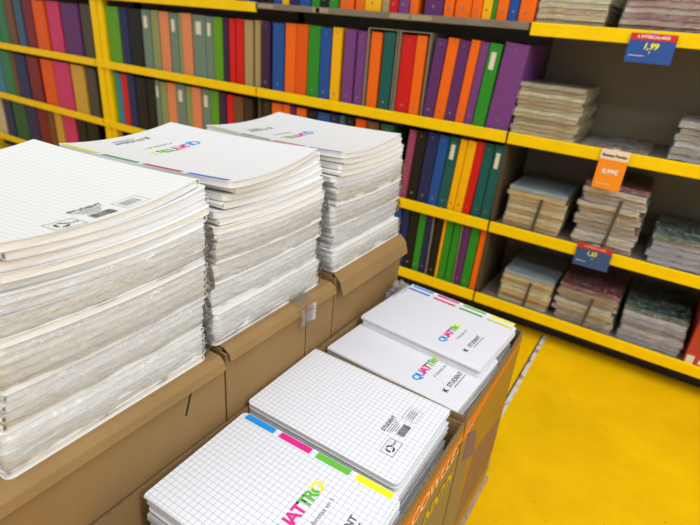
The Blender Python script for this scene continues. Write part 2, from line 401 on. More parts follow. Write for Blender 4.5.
row(2, 2, 112, [(253, 261, 'dark brown'), (262, 269.5, 'dark brown'), (271, 282, 'orange'), (283, 289.5, 'orange'), (290, 295.3, 'purple'), (296, 306, 'orange'), (306.7, 316.7, 'black'),
                (317, 330, 'blue'), (330.5, 338.6, 'navy'), (339, 345, 'slate blue'), (346, 355, 'black'), (356, 367, 'deep orange'), (368, 380, 'brown'), (381, 394, 'dark green', 125),
                (403, 410.5, 'dull pink', 168), (411, 421, 'black', 168), (421.6, 433, 'navy', 168), (433.3, 443, 'blue', 168), (443.5, 453.7, 'teal', 168), (454.3, 461.7, 'yellow', 168),
                (462, 470.7, 'yellow', 168), (471, 479, 'red', 168), (479.5, 489.5, 'teal', 168), (490, 501, 'teal', 168)], lab=(18, 23))
row(3, 2, 247, [(389, 397, 'blue'), (398, 405, 'navy'), (405.5, 413.7, 'black'), (414, 421.2, 'green'), (421.6, 428, 'navy'), (431.8, 438.7, 'black'), (439, 442, 'yellow'), (442.4, 449.5, 'green'),
                (450, 458, 'green'), (459.5, 466.7, 'purple'), (467, 476.3, 'green'), (477, 486.5, 'orange')])
# thin grey cardboard sleeves standing round pairs of binders
def sleeve(px0, px1, yref, shelf, label, hgt=0.332):
    a = on_y(px0, yref, YF + 0.02).x; b = on_y(px1, yref, YF + 0.02).x; z = LIPZ[shelf + 1] + 0.0163
    g = empty('cardboard_sleeve', ((a + b) / 2, YF + 0.014, z)); tag(g, label, 'sleeve')
    h = (b - a) / 2; SM = mat('sleeve_card', '8C8270', 0.8, var=0.1)
    bx('side_wall', SM, g, -h - .004, -h, 0, 0.26, 0, hgt); bx('side_wall', SM, g, h, h + .004, 0, 0.26, 0, hgt)
    bx('top_wall', SM, g, -h, h, 0, 0.26, hgt - 0.004, hgt)
sleeve(368.6, 397, 45, 1, 'grey cardboard sleeve round the orange and teal binders, second shelf')
sleeve(398.4, 427.5, 62, 1, 'grey cardboard sleeve round the red and orange binders, second shelf')
sleeve(430, 458.6, 247, 3, 'grey cardboard sleeve round black, yellow and green binders on the fourth shelf')

# ------------------------------------------------------------ wrapped paper stacks on the right bay
LAYC = {'beige': ['E6D29A', 'D8BE80', 'F0E2BC', 'CDB070'], 'pink': ['B07C6C', 'C8A090', '9C6454', 'DCC8BC'],
        'kraft': ['F0C87C', 'F6DA9C', 'E0B060', 'FAE8B8'], 'mixed': ['E8DCC4', 'D8C4A8', 'E6DED0', 'B09A80'],
        'lilac': ['B8B8CC', 'D4D6E2', 'A8ACC4', 'CCC8D0'], 'silver': ['C0BCB8', 'E0DEDA', 'A8A49E', 'D0CCCC']}
SHEETM = {k: [mat('sheet_%s_%d' % (k, i), c, 0.5, var=0.45, scale=40, bump=0.4, stretch=(.5, .5, 4)) for i, c in enumerate(v)] for k, v in LAYC.items()}
FILM2 = film_mat('crinkled_film', 0.08, 38, (1, 1, 1), 0.010, 0.6)
TOPM = {'slate': mat('slate_sheet', '9CB4BA', 0.4), 'dark': mat('dark_sheet', '3C6A60', 0.4, var=0.3, scale=10), 'red': mat('red_sheet', '9A4038', 0.4, var=0.5, scale=14),
        'cream': mat('cream_sheet', 'B4A888', 0.5), 'brownish': mat('brown_sheet', '6E665A', 0.5)}
def wavy(bm, x0, x1, y0, y1, z0, z1, amp, seed, nx=7, ny=5):
    rnd = random.Random(seed); ph = [rnd.uniform(0, 6.3) for _ in range(4)]
    def dz(x, y): return amp * (math.sin(x * 38 + ph[0]) * .5 + math.sin(y * 31 + ph[1]) * .5 + math.sin((x + y) * 55 + ph[2]) * .3)
    top, bot = [], []
    for i in range(nx + 1):
        for j in range(ny + 1):
            x = x0 + (x1 - x0) * i / nx; y = y0 + (y1 - y0) * j / ny
            e = rnd.uniform(-.002, .002)
            if i in (0, nx): x += e
            if j in (0, ny): y += e
            d = dz(x, y)
            top.append(bm.verts.new((x, y, z1 + d))); bot.append(bm.verts.new((x, y, z0 + d)))
    I = lambda i, j: i * (ny + 1) + j
    for i in range(nx):
        for j in range(ny):
            bm.faces.new((top[I(i, j)], top[I(i+1, j)], top[I(i+1, j+1)], top[I(i, j+1)]))
            bm.faces.new((bot[I(i, j)], bot[I(i, j+1)], bot[I(i+1, j+1)], bot[I(i+1, j)]))
    for i in range(nx):
        for j, f in ((0, 0), (ny, 1)):
            q = [bot[I(i, j)], bot[I(i+1, j)], top[I(i+1, j)], top[I(i, j)]]
            bm.faces.new(q if not f else q[::-1])
    for j in range(ny):
        for i, f in ((0, 1), (nx, 0)):
            q = [bot[I(i, j)], bot[I(i, j+1)], top[I(i, j+1)], top[I(i, j)]]
            bm.faces.new(q if not f else q[::-1])
def pack_stack(x0, x1, shelf, htop, n, pal, where, top=None, clip=False, dep=0.30, y0=0.03, amp=0.0018, rz=0.0, jit=0.006):
    z = LIPZ[shelf + 1] + 0.018
    t_ = htop / n; cx = (x0 + x1) / 2; h = (x1 - x0) / 2
    for k in range(n):
        jx, jy = random.uniform(-jit, jit), random.uniform(-jit, jit)
        g = empty('sheet_pack', (cx + jx, YF + y0 + jy, z + k * t_), rz + random.uniform(-.02, .02))
        nm = 'topmost' if k == n - 1 else ('bottom' if k == 0 else '%s from the bottom' % ORD[k])
        tag(g, 'wrapped sheet pack, %s in %s' % (nm, where), 'paper pack', 'wrapped packs in ' + where)
        bm = bmesh.new(); wavy(bm, -h + .004, h - .004, 0.004, dep - .004, 0.0005, t_ - 0.0012, amp, 5 + shelf * 17)
        mm = SHEETM[pal][random.randrange(4)]
        if k == n - 1 and top: mm = TOPM[top]
        link('sheets', bm, mm, g)
        bm = bmesh.new(); wavy(bm, -h, h, 0, dep, 0.0002, t_ - 0.0003, amp, 5 + shelf * 17)
        link('film_wrap', bm, FILM2, g)
    if clip:
        c = bx('binding_strap', mat('strap', '4C4638', 0.6), None, -0.006, 0.006, -0.004, -0.001, 0.0, htop * 0.82, loc=(cx + 0.01, YF + y0 - jit, z))
        c.rotation_euler = (0, R(5), 0)
        tag(c, 'dark narrow strap down the front of %s' % where, 'strap')
pack_stack(-0.55, -0.312, 0, 0.13, 7, 'beige', 'the beige stack on the top shelf')
pack_stack(-0.27, 0.03, 0, 0.11, 6, 'pink', 'the brownish pink stack on the top shelf')
pack_stack(-0.560, -0.315, 1, 0.190, 12, 'beige', 'the tall beige stack on the second shelf', top='cream')
pack_stack(0.00, 0.26, 1, 0.130, 6, 'silver', 'the silvery stack on the second shelf', amp=0.004)
pack_stack(-0.285, -0.06, 1, 0.011, 1, 'mixed', 'the thin dark layer on the second shelf', top='brownish', amp=0.001)
pack_stack(-0.512, -0.280, 2, 0.170, 9, 'kraft', 'the slate-topped stack on the third shelf', top='slate', clip=True)
pack_stack(-0.235, -0.015, 2, 0.250, 13, 'mixed', 'the tall mixed stack on the third shelf', top='red', clip=True, amp=0.003, jit=0.012)
pack_stack(0.035, 0.30, 2, 0.115, 5, 'lilac', 'the lilac stack on the third shelf', top='dark', amp=0.003)
pack_stack(-0.465, -0.245, 3, 0.145, 8, 'kraft', 'the slate-topped stack on the bottom shelf', top='slate', clip=True)
pack_stack(-0.225, 0.005, 3, 0.165, 9, 'mixed', 'the mixed stack on the bottom shelf', top='red', clip=True, amp=0.003, jit=0.012)
pack_stack(0.030, 0.255, 3, 0.150, 7, 'lilac', 'the lilac stack on the bottom shelf', top='dark', amp=0.004)
# red carton
g = empty('red_carton', (0.345, YF + 0.035, LIPZ[4] + 0.017)); tag(g, 'red carton with white print at the right end of the bottom shelf', 'box')
bx('carton_body', mat('red_card', 'B03A20', 0.6), g, -0.075, 0.125, -0.03, 0.24, 0, 0.27, 0.002)
for k, (x, z) in enumerate([(-.05, .24), (-.045, .2), (-.05, .15), (-.04, .1)]):
    bx('white_mark', PAPER, g, x, x + .012, -0.0308, -0.030, z, z + .012)
bx('white_mark', PAPER, g, -0.070, -0.045, -0.0308, -0.030, 0.006, 0.04)
bx('white_mark', PAPER, g, -0.03, 0.06, -0.0308, -0.030, 0.012, 0.03)

# ------------------------------------------------------------ price signs (flat cards clipped to the lips)
def sign(name, cx, cz, wd, ht, body, head, hh, label, lean=-4):
    g = empty(name, (cx, YF - 0.012, cz)); g.rotation_euler = (R(lean), 0, R(0)); tag(g, label, 'price sign', 'price signs')
    bx('card', body, g, -wd / 2, wd / 2, 0, 0.0015, -ht, 0)
    bx('header', head, g, -wd / 2, wd / 2, -0.0006, 0, -hh, 0)
    bx('clip', mat('clear_clip', 'B8B8B0', 0.3), g, -0.012, 0.012, 0.0016, 0.006, -0.002, 0.004)
    return g
def stext(g, s, size, m_, x, z, **kw):
    mt = Matrix.Translation((x, -0.0014, z)) @ Matrix.Rotation(R(90), 4, 'X')
    return text_obj('lettering', s, size, m_, g, mt, **kw)
WP = mat('white_print', 'F0EEE8', 0.5); YP = mat('yellow_figures', 'F0E820', 0.5); BLUE = mat('sign_blue', '1E4C96', 0.45); RED = mat('sign_red', 'CC1C18', 0.45)
BLUE2 = mat('sign_blue_dull', '34507E', 0.45); ORG = mat('sign_orange', 'F28C00', 0.45); CRM = mat('sign_cream', 'E6D6B0', 0.5)
g = sign('price_sign', -0.153, H + 0.040, 0.137, 0.088, BLUE, RED, 0.020, 'blue price sign with red header reading 1,99 on the top lip')
stext(g, '6 INTERCALARES', 0.0125, WP, 0, -0.010, bold=0.0003); stext(g, '1,99', 0.026, YP, -0.002, -0.038, bold=0.0008, shear=0.2)
stext(g, '5', 0.012, WP, -0.001, -0.056); bx('line_of_print', WP, g, -0.06, -0.012, -0.0012, -0.0002, -0.068, -0.0665)
g = sign('price_sign', -0.162, H - 0.338, 0.094, 0.142, ORG, CRM, 0.036, 'orange price sign with cream header reading 0,99 on the second lip')
stext(g, 'Buenas Fundas', 0.0135, INKB, 0, -0.021, bold=0.0006); stext(g, '0,99€', 0.023, WP, 0, -0.078, bold=0.0006)
bx('line_of_print', CRM, g, -0.036, 0.012, -0.0012, -0.0002, -0.124, -0.122)
g = sign('price_sign', -0.134, H - 0.702, 0.127, 0.090, BLUE2, RED, 0.018, 'dull blue price sign with red header hanging on the third lip')
stext(g, '4 INTERCALARES', 0.0105, CRM, 0, -0.009); stext(g, '1,25', 0.022, YP, -0.006, -0.034, shear=0.2, bold=0.0006)
stext(g, '5', 0.011, WP, 0, -0.052); bx('line_of_print', WP, g, -0.055, -0.02, -0.0012, -0.0002, -0.07, -0.0687)

# ------------------------------------------------------------ pallet
WOOD = mat('pallet_wood', 'B9A27C', 0.8, var=0.25, scale=14, stretch=(1, 6, 1), bump=0.2)
g = empty('pallet', (-0.56, 0.62, 0)); tag(g, 'pale wooden pallet under the cardboard boxes', 'pallet')
for px_ in (-0.33, 0.0, 0.335):
    for k, py_ in enumerate((-0.50, 0.0, 0.47)):
        bx('block', WOOD, g, px_ - .05, px_ + .05, py_ - .07, py_ + .07, 0.016, 0.078, 0.002)
    bx('bottom_board', WOOD, g, px_ - .05, px_ + .055, -0.58, 0.57, 0.0, 0.0155, 0.001)
for k in range(7):
    y = -0.56 + k * 0.175
    bx('top_board', WOOD, g, -0.40, 0.39, y - .045, y + .05, 0.0785, 0.099, 0.001)

# ------------------------------------------------------------ cardboard boxes
BOXZ = 0.10
def flap(name, g, pts, th=0.004, material=CARD):
    """folded board: strip of points (x,z) extruded along y between y0,y1, with thickness"""
    (y0, y1), path = pts
    bm = bmesh.new(); sec = []
    for i, (x, z) in enumerate(path):
        if i == 0: d = Vector((path[1][0] - x, path[1][1] - z))
        elif i == len(path) - 1: d = Vector((x - path[i-1][0], z - path[i-1][1]))
        else: d = Vector((path[i+1][0] - path[i-1][0], path[i+1][1] - path[i-1][1]))
        d.normalize(); nrm = Vector((d.y, -d.x)) * th
        sec.append([bm.verts.new(q) for q in ((x, y0, z), (x, y1, z), (x + nrm.x, y1, z + nrm.y), (x + nrm.x, y0, z + nrm.y))])
    for a, b in zip(sec[:-1], sec[1:]):
        for k in range(4):
            f = bm.faces.new((a[k], a[(k+1) % 4], b[(k+1) % 4], b[k]))
            if k in (1, 3): f.material_index = 1
    for s in (sec[0], sec[-1][::-1]):
        f = bm.faces.new(s[::-1]); f.material_index = 1
    bmesh.ops.recalc_face_normals(bm, faces=bm.faces)
    return link(name, bm, [material, CARDE], g)
FX = -0.514
def left_box(y0, y1, ztop, label, droop, out):
    cy = (y0 + y1) / 2
    g = empty('cardboard_box', (FX, cy, BOXZ)); tag(g, label, 'box', 'closed boxes carrying the tall notebook stacks')
    a, b = y0 - cy, y1 - cy; zt = ztop - BOXZ; th = 0.004
    bx('front_wall', CARD, g, -th, 0, a, b, 0, zt - 0.009)
    bx('back_wall', CARD, g, -0.42, -0.42 + th, a, b, 0, zt - 0.009)
    bx('side_wall', CARD, g, -0.416, -th, a, a + th, 0, zt - 0.009)
    bx('side_wall', CARD, g, -0.416, -th, b - th, b, 0, zt - 0.009)
    bx('bottom_panel', CARD, g, -0.416, -th, a + th, b - th, 0, th)
    bx('lid_flap', CARD, g, -0.418, -0.012, a + .001, b - .001, zt - 0.0085, zt - 0.0045)
    flap('lid_flap', g, ((a + .003, b - .003), [(-0.42, zt), (-0.035, zt), (-0.006, zt + .001 - 0.0), (out * .6, zt - droop * .35), (out, zt - droop)]))
    return g
b1 = left_box(0.130, 0.482, 0.690, 'brown cardboard box nearest the camera, under the near notebook stack', 0.022, 0.008)
b2 = left_box(0.486, 0.800, 0.700, 'brown cardboard box with torn tape, under the middle notebook stack', 0.020, 0.010)
b3 = left_box(0.804, 1.112, 0.716, 'brown cardboard box with a drooping flap, under the far notebook stack', 0.045, 0.020)
# details: slit in box 1, tape on box 2
sl = bmesh.new(); box(sl, 0, 0.0012, -0.0015, 0.0015, -0.022, 0.022)
s_ = link('handle_slit', sl, mat('slit_dark', '2C2214', 0.9), b1, (0.0, 0.10, 0.545)); s_.rotation_euler = (R(-18), 0, 0)
b1_label = bx('carton_label', mat('grey_label', 'A8A89C', 0.6), b1, 0.0, 0.0008, -0.01, 0.13, 0.40, 0.45)
TAPE = film_mat('tape_film', 0.03, 60, (0.97, 0.94, 0.88), 0.002, 0.12)
tp = bmesh.new(); wavy(tp, 0.0115, 0.0125, 0.03, 0.075, 0.555, 0.595, 0.001, 5, 1, 4); link('packing_tape', tp, TAPE, b2)
tp = bmesh.new(); wavy(tp, -0.02, 0.008, 0.03, 0.075, 0.6050, 0.6056, 0.0012, 6, 3, 5); link('packing_tape', tp, TAPE, b2)
bx('seam', mat('slit_dark', '2C2214', 0.9), b2, 0.0, 0.0006, 0.062, 0.0635, 0.25, 0.57)

def right_box(y0, y1, zr, label, near):
    cy = (y0 + y1) / 2
    g = empty('cardboard_box', (-0.338, cy, BOXZ)); tag(g, label, 'box', 'open boxes holding low notebook piles')
    a, b = y0 - cy, y1 - cy; zt = zr - BOXZ; hw = 0.170; th = 0.004
    def wall(x0, x1, ya, yb, w0=0.0, seg=14, seed=1):
        bm = bmesh.new(); rnd = random.Random(seed); n = seg; ring = []
        for i in range(n + 1):
            t_ = i / n; x = x0 + (x1 - x0) * t_; y = ya + (yb - ya) * t_
            dz_ = w0 * (math.sin(t_ * 5 + seed) * .5 + rnd.uniform(-.15, .15))
            ring.append((x, y, dz_))
        along = Vector((x1 - x0, yb - ya)).normalized(); nr = Vector((along.y, -along.x)) * th
        L = []
        for x, y, d in ring:
            L.append([bm.verts.new(q) for q in ((x, y, 0), (x, y, zt + d), (x - nr.x, y - nr.y, zt + d), (x - nr.x, y - nr.y, 0))])
        for p, q in zip(L[:-1], L[1:]):
            for k in range(4):
                f = bm.faces.new((p[k], q[k], q[(k+1) % 4], p[(k+1) % 4]))
                if k == 1: f.material_index = 1
        bm.faces.new(L[0]); bm.faces.new(L[-1][::-1])
        bmesh.ops.recalc_face_normals(bm, faces=bm.faces)
        return bm
    link('side_wall', wall(hw, hw, a, b, 0.006, seed=2 + near), [CARD, CARDE], g)
    link('side_wall', wall(-hw, -hw, b, a, 0.004, seed=4), [CARD, CARDE], g)
    link('end_wall', wall(hw - th, -hw + th, b, b, 0.004, seed=3), [CARD, CARDE], g)
    link('end_wall', wall(-hw + th, hw - th, a, a, 0.004, seed=5), [CARD, CARDE], g)
    bx('bottom_panel', CARDIN, g, -hw + th, hw - th, a + th, b - th, 0, th)
    bx('layer_pad', CARDIN, g, -hw + th, hw - th, a + th, b - th, zt - 0.165, zt - 0.161)
    return g
rb1 = right_box(0.215, 0.735, 0.557, 'open printed cardboard box in the front, with grid-covered notebooks inside', 1)
rb2 = right_box(0.741, 1.112, 0.566, 'open printed cardboard box behind it, with frosted-cover notebooks inside', 0)
# ochre layer and printing on the aisle side
PO = mat('orange_print', 'E07A10', 0.7); PG = mat('taupe_print', '8C7A4C', 0.7, var=0.06, scale=8); PY = mat('olive_yellow_print', 'C8A818', 0.7)
PP = mat('mauve_print', '7A5E60', 0.7); PBR = mat('brown_print', '8A6848', 0.7, var=0.15, scale=30)
FXR = 0.1705
def face_text(g, s, size, m_, y, z, **kw):
    mt = Matrix.Translation((FXR + 0.0019, y, z)) @ Matrix.Rotation(R(90), 4, 'Z') @ Matrix.Rotation(R(90), 4, 'X')
    return text_obj('lettering', s, size, m_, g, mt, **kw)
def slant(name, g, m_, pts, x=FXR):
    bm = bmesh.new(); vs = [bm.verts.new((x, y, z)) for y, z in pts]; vs2 = [bm.verts.new((x + .0006, y, z)) for y, z in pts]
    n = len(pts)
    bm.faces.new(vs2); bm.faces.new(vs[::-1])
    for i in range(n): bm.faces.new((vs[i], vs[(i+1) % n], vs2[(i+1) % n], vs2[i]))
    bmesh.ops.recalc_face_normals(bm, faces=bm.faces)
    return link(name, bm, m_, g)
OCH = mat('ochre_face', 'A8822E', 0.7, var=0.06, scale=10, spec=0.15)  # even ochre layer over the outer walls of the open boxes
slant('ochre_coat', rb1, OCH, [(-0.258, 0.004), (0.258, 0.004), (0.258, 0.445), (-0.258, 0.445)], FXR - .0003)
slant('ochre_coat', rb2, OCH, [(-0.184, 0.004), (0.184, 0.004), (0.184, 0.452), (-0.184, 0.452)], FXR - .0003)
slant('printed_panel', rb1, PG, [(-0.25, 0.02), (0.256, 0.02), (0.256, 0.385), (0.10, 0.40), (-0.25, 0.375)], FXR + .0003)
slant('orange_band', rb1, PO, [(-0.25, 0.385), (0.05, 0.395), (0.256, 0.415), (0.256, 0.440), (0.05, 0.432), (-0.25, 0.420)], FXR + .0006)
face_text(rb1, '1 COWLLET', 0.044, mat('peach_print', 'EBC088', 0.7), 0.135, 0.413, bold=0.001)
face_text(rb1, 'NNYN', 0.045, PY, 0.175, 0.350, shear=0.3, bold=0.002)
face_text(rb1, 'I', 0.035, mat('pale_print', 'C4BCA0', 0.7), 0.15, 0.29)
slant('orange_band', rb2, PO, [(-0.183, 0.405), (-0.02, 0.425), (0.17, 0.436), (0.17, 0.444), (-0.02, 0.440), (-0.183, 0.440)])
slant('printed_panel', rb2, PG, [(-0.183, 0.02), (-0.06, 0.02), (-0.10, 0.24), (-0.13, 0.40), (-0.183, 0.385)])
slant('mauve_patch', rb2, PP, [(-0.150, 0.330), (-0.06, 0.275), (-0.085, 0.36), (-0.150, 0.405)], FXR + .0008)
face_text(rb2, 'MM', 0.028, mat('peach_print', 'EBC088', 0.7), -0.155, 0.418)
slant('hatched_patch', rb2, PBR, [(-0.09, 0.06), (0.13, 0.06), (0.183, 0.10), (0.16, 0.22), (-0.05, 0.275)], FXR + .0004)

# ------------------------------------------------------------ notebooks
def notebook(loc, yaw, L, W, t, label, group, spine=-1, sag=0.0, rise=0.0, cover=WHITE, front=None, tw=0.0, hi=False, name='notebook'):
    """local x runs across the cover (reading direction), local y up the cover; spine=-1 at the left, +1 at the right"""
    g = empty(name, loc, yaw); tag(g, label, 'notebook', group)
    g.rotation_euler = (0, 0, yaw)
    hl = L / 2; hw = W / 2; r = 0.010; ct = 0.0009
    def dz(x, y): return sag * (2 * x / W) ** 2 + rise * (2 * y / L) ** 2 + tw * (x / W) * (y / L)
    nx = 10 if sag or rise else 1; ny = 6 if (rise or tw or hi) else 2
    xs = [-hw + t * .5 + (W - t * .5 - r) * i / nx for i in range(nx + 1)]
    xs += [hw - r * .6, hw - r * .3, hw - r * .08, hw]
    def half(x, e=0.0):
        d = x - (hw - r)
        return hl - e if d <= 0 else hl - e - (r - math.sqrt(max(0, r * r - d * d)))
    # profile stations of the outer cover path: top sheet (free edge -> spine), round back, bottom sheet
    top = [(x, t) for x in reversed(xs)]
    arc = [(-hw + t / 2 - t / 2 * math.sin(a), t / 2 + t / 2 * math.cos(a)) for a in (R(36), R(72), R(108), R(144))]
    arci = [(-hw + t / 2 - (t / 2 - ct) * math.sin(a), t / 2 + (t / 2 - ct) * math.cos(a)) for a in (R(36), R(72), R(108), R(144))]
    outer = top + arc + [(x, 0) for x in xs]
    inner = [(x, t - ct) for x in reversed(xs)] + arci + [(x, ct) for x in xs]
    def S(x): return x * (-spine)       # spine=-1 keeps x, +1 mirrors
    bm = bmesh.new(); G = []
    for path in (outer, inner):
        rows = []
        for (x, z) in path:
            h = half(x)
            rows.append([bm.verts.new((S(x), -h + 2 * h * j / ny, z + dz(x, -h + 2 * h * j / ny))) for j in range(ny + 1)])
        G.append(rows)
    n = len(outer)
    for s_i, rows in enumerate(G):
        for i in range(n - 1):
            for j in range(ny):
                bm.faces.new((rows[i][j], rows[i+1][j], rows[i+1][j+1], rows[i][j+1]))
    for i in range(n - 1):
        for j in (0, ny): bm.faces.new((G[0][i][j], G[0][i+1][j], G[1][i+1][j], G[1][i][j]))
    for j in range(ny):
        for i in (0, n - 1): bm.faces.new((G[0][i][j], G[0][i][j+1], G[1][i][j+1], G[1][i][j]))
    bmesh.ops.recalc_face_normals(bm, faces=bm.faces)
    mats = [cover, front] if front else [cover]
    if front:
        bm.faces.ensure_lookup_table()
        for f in bm.faces:
            if all(v.co.z > t * .6 + dz(0, 0) * 0 and v.co.z - dz(S(v.co.x), v.co.y) > t * .7 for v in f.verts) and f.normal.z > .5:
                f.material_index = 1
    link('cover', bm, mats, g)
    # page block
    bm = bmesh.new(); e = 0.0016
    xp = [min(x, hw - 0.0012) for x in xs]
    lay = []
    for z in (ct + .0002, t - ct - .0002):
        lay.append([[bm.verts.new((S(x), (-1 + 2 * j / ny) * half(x, e), z + dz(x, (-1 + 2 * j / ny) * half(x, e)))) for j in range(ny + 1)] for x in xp])
    m_ = len(xp)
    for rows in lay:
        for i in range(m_ - 1):
            for j in range(ny): bm.faces.new((rows[i][j], rows[i+1][j], rows[i+1][j+1], rows[i][j+1]))
    for i in range(m_ - 1):
        for j in (0, ny): bm.faces.new((lay[0][i][j], lay[0][i+1][j], lay[1][i+1][j], lay[1][i][j]))
    for j in range(ny):
        for i in (0, m_ - 1): bm.faces.new((lay[0][i][j], lay[0][i][j+1], lay[1][i][j+1], lay[1][i][j]))
    bmesh.ops.recalc_face_normals(bm, faces=bm.faces)
    link('page_block', bm, PAGES, g)
    g['_'] = 0; del g['_']
    def on(co, lift=0.0004): return Vector((co[0], co[1], t + dz(S(co[0]), co[1]) + lift + co[2]))
    return g, on
def patch(name, g, on, x0, x1, y0, y1, m_, lift=0.0004, n=6, nx=3, skew=0.0):
    bm = bmesh.new(); V = []
    for i in range(nx + 1):
        V.append([bm.verts.new(on((x0 + (x1 - x0) * i / nx, y0 + (y1 - y0) * j / n + skew * i / nx, 0), lift)) for j in range(n + 1)])
    for i in range(nx):
        for j in range(n): bm.faces.new((V[i][j], V[i+1][j], V[i+1][j+1], V[i][j+1]))
    return link(name, bm, m_, g)
def strips(name, g, on, rects, m_, lift=0.0004):
    bm = bmesh.new()
    for x0, x1, y0, y1 in rects:
        vs = [bm.verts.new(on((x, y, 0), lift)) for x, y in ((x0, y0), (x1, y0), (x1, y1), (x0, y1))]
        bm.faces.new(vs)
    return link(name, bm, m_, g)
LOGO = [CY, MG, GR, YL]; CUTS = [0.26, 0.60, 0.86, 1.01]
def front_print(g, on, x, y, s=1.0, sx=0.004, sd=0.0):
    """x,y: centre of the logo in cover space; the other lines sit below it"""
    f = lambda co: on(co)
    text_obj('logo', 'QUATTRO', 0.028 * s, LOGO, g, Matrix.Translation((x, y, 0)), f, CUTS, bold=0.0010, spacing=0.84)
    text_obj('lettering', '4 Libretas en 1', 0.0115 * s, INK, g, Matrix.Translation((x + 0.012, y - 0.030 * s, 0)), f)
    u, v = x + sx, y - 0.073 * s - sd
    text_obj('lettering', 'STUDENT', 0.0160 * s, INK, g, Matrix.Translation((u, v, 0)), f, bold=0.0004)
    strips('print_lines', g, on, [(u - 0.024, u + 0.030, v - 0.0125 * s, v - 0.0105 * s)], INK)
    m_ = bmesh.new()
    for a, b in (((u - .049, v + .007*s), (u - .041, v - .007*s)), ((u - .049, v - .007*s), (u - .041, v + .007*s)), ((u - .051, v), (u - .044, v))):
        d = Vector((b[0] - a[0], b[1] - a[1])).normalized(); nn = Vector((-d.y, d.x)) * .0013
        vs = [m_.verts.new(on((p[0] + q * nn.x, p[1] + q * nn.y, 0), .0004)) for p, q in ((a, -1), (b, -1), (b, 1), (a, 1))]
        m_.faces.new(vs)
    link('emblem', m_, INKB, g)
def tabs(g, on, xa, xb, L, cols, m=0.010, gap=0.012, lift=0.0005):
    seg = (L - 2 * m - 3 * gap) / 4
    for k, c in enumerate(cols):          # from the top of the notebook (y+) downwards
        y1 = L / 2 - m - k * (seg + gap)
        patch('tab', g, on, xa, xb, y1 - seg, y1, c, lift, n=4, nx=1)
def back_print(g, on, x, y, s=1.0):
    """x,y: barcode centre in cover space"""
    rects = []; cur = x - 0.016 * s; rnd = random.Random(3)
    while cur < x + 0.016 * s:
        wd = rnd.choice((.0006, .001, .0016)) * s; rects.append((cur, cur + wd, y - 0.009 * s, y + 0.006 * s)); cur += wd + rnd.choice((.0007, .0011)) * s
    strips('barcode', g, on, rects, INKB)
    text_obj('lettering', 'STUDENT', 0.0105 * s, INKB, g, Matrix.Translation((x, y + 0.030 * s, 0)), lambda c: on(c), bold=0.0003)
    strips('print_lines', g, on, [(x - 0.022 * s + 0.003 * k, x + 0.018 * s - .004 * k, y + (0.022 - .0042 * k) * s, y + (0.0232 - .0042 * k) * s) for k in range(4)], INK)
    def frame(cx, cy, w_, h_, lw=.0008):
        return [(cx - w_, cx + w_, cy - h_, cy - h_ + lw), (cx - w_, cx + w_, cy + h_ - lw, cy + h_), (cx - w_, cx - w_ + lw, cy - h_, cy + h_), (cx + w_ - lw, cx + w_, cy - h_, cy + h_)]
    strips('symbol_frame', g, on, frame(x - 0.050 * s, y - 0.002 * s, 0.019 * s, 0.013 * s), INK)
    bm = bmesh.new()
    for a0 in (0, 120, 240):
        pr = [bm.verts.new(on((x - 0.054 * s + rr * math.cos(R(a0 + a)), y - .002 * s + rr * math.sin(R(a0 + a)), 0), .0004)) for rr, a in
              ((.0085 * s, 0), (.0085 * s, 30), (.0085 * s, 60), (.0085 * s, 95), (.0050 * s, 95), (.0050 * s, 60), (.0050 * s, 30), (.0050 * s, 0))]
        bm.faces.new(pr)
    link('recycling_symbol', bm, INKB, g)
    text_obj('lettering', 'PAP', 0.008 * s, INKB, g, Matrix.Translation((x - 0.039 * s, y - 0.002 * s, 0)), lambda c: on(c))
    strips('symbol_frame', g, on, frame(x + 0.046 * s, y + 0.004 * s, 0.019 * s, 0.014 * s, .0005), INK)
    strips('print_lines', g, on, [(x + 0.032 * s, x + 0.058 * s, y + (.010 - .004 * k) * s, y + (.0115 - .004 * k) * s) for k in range(4)], INK)

NB_T = 0.0112
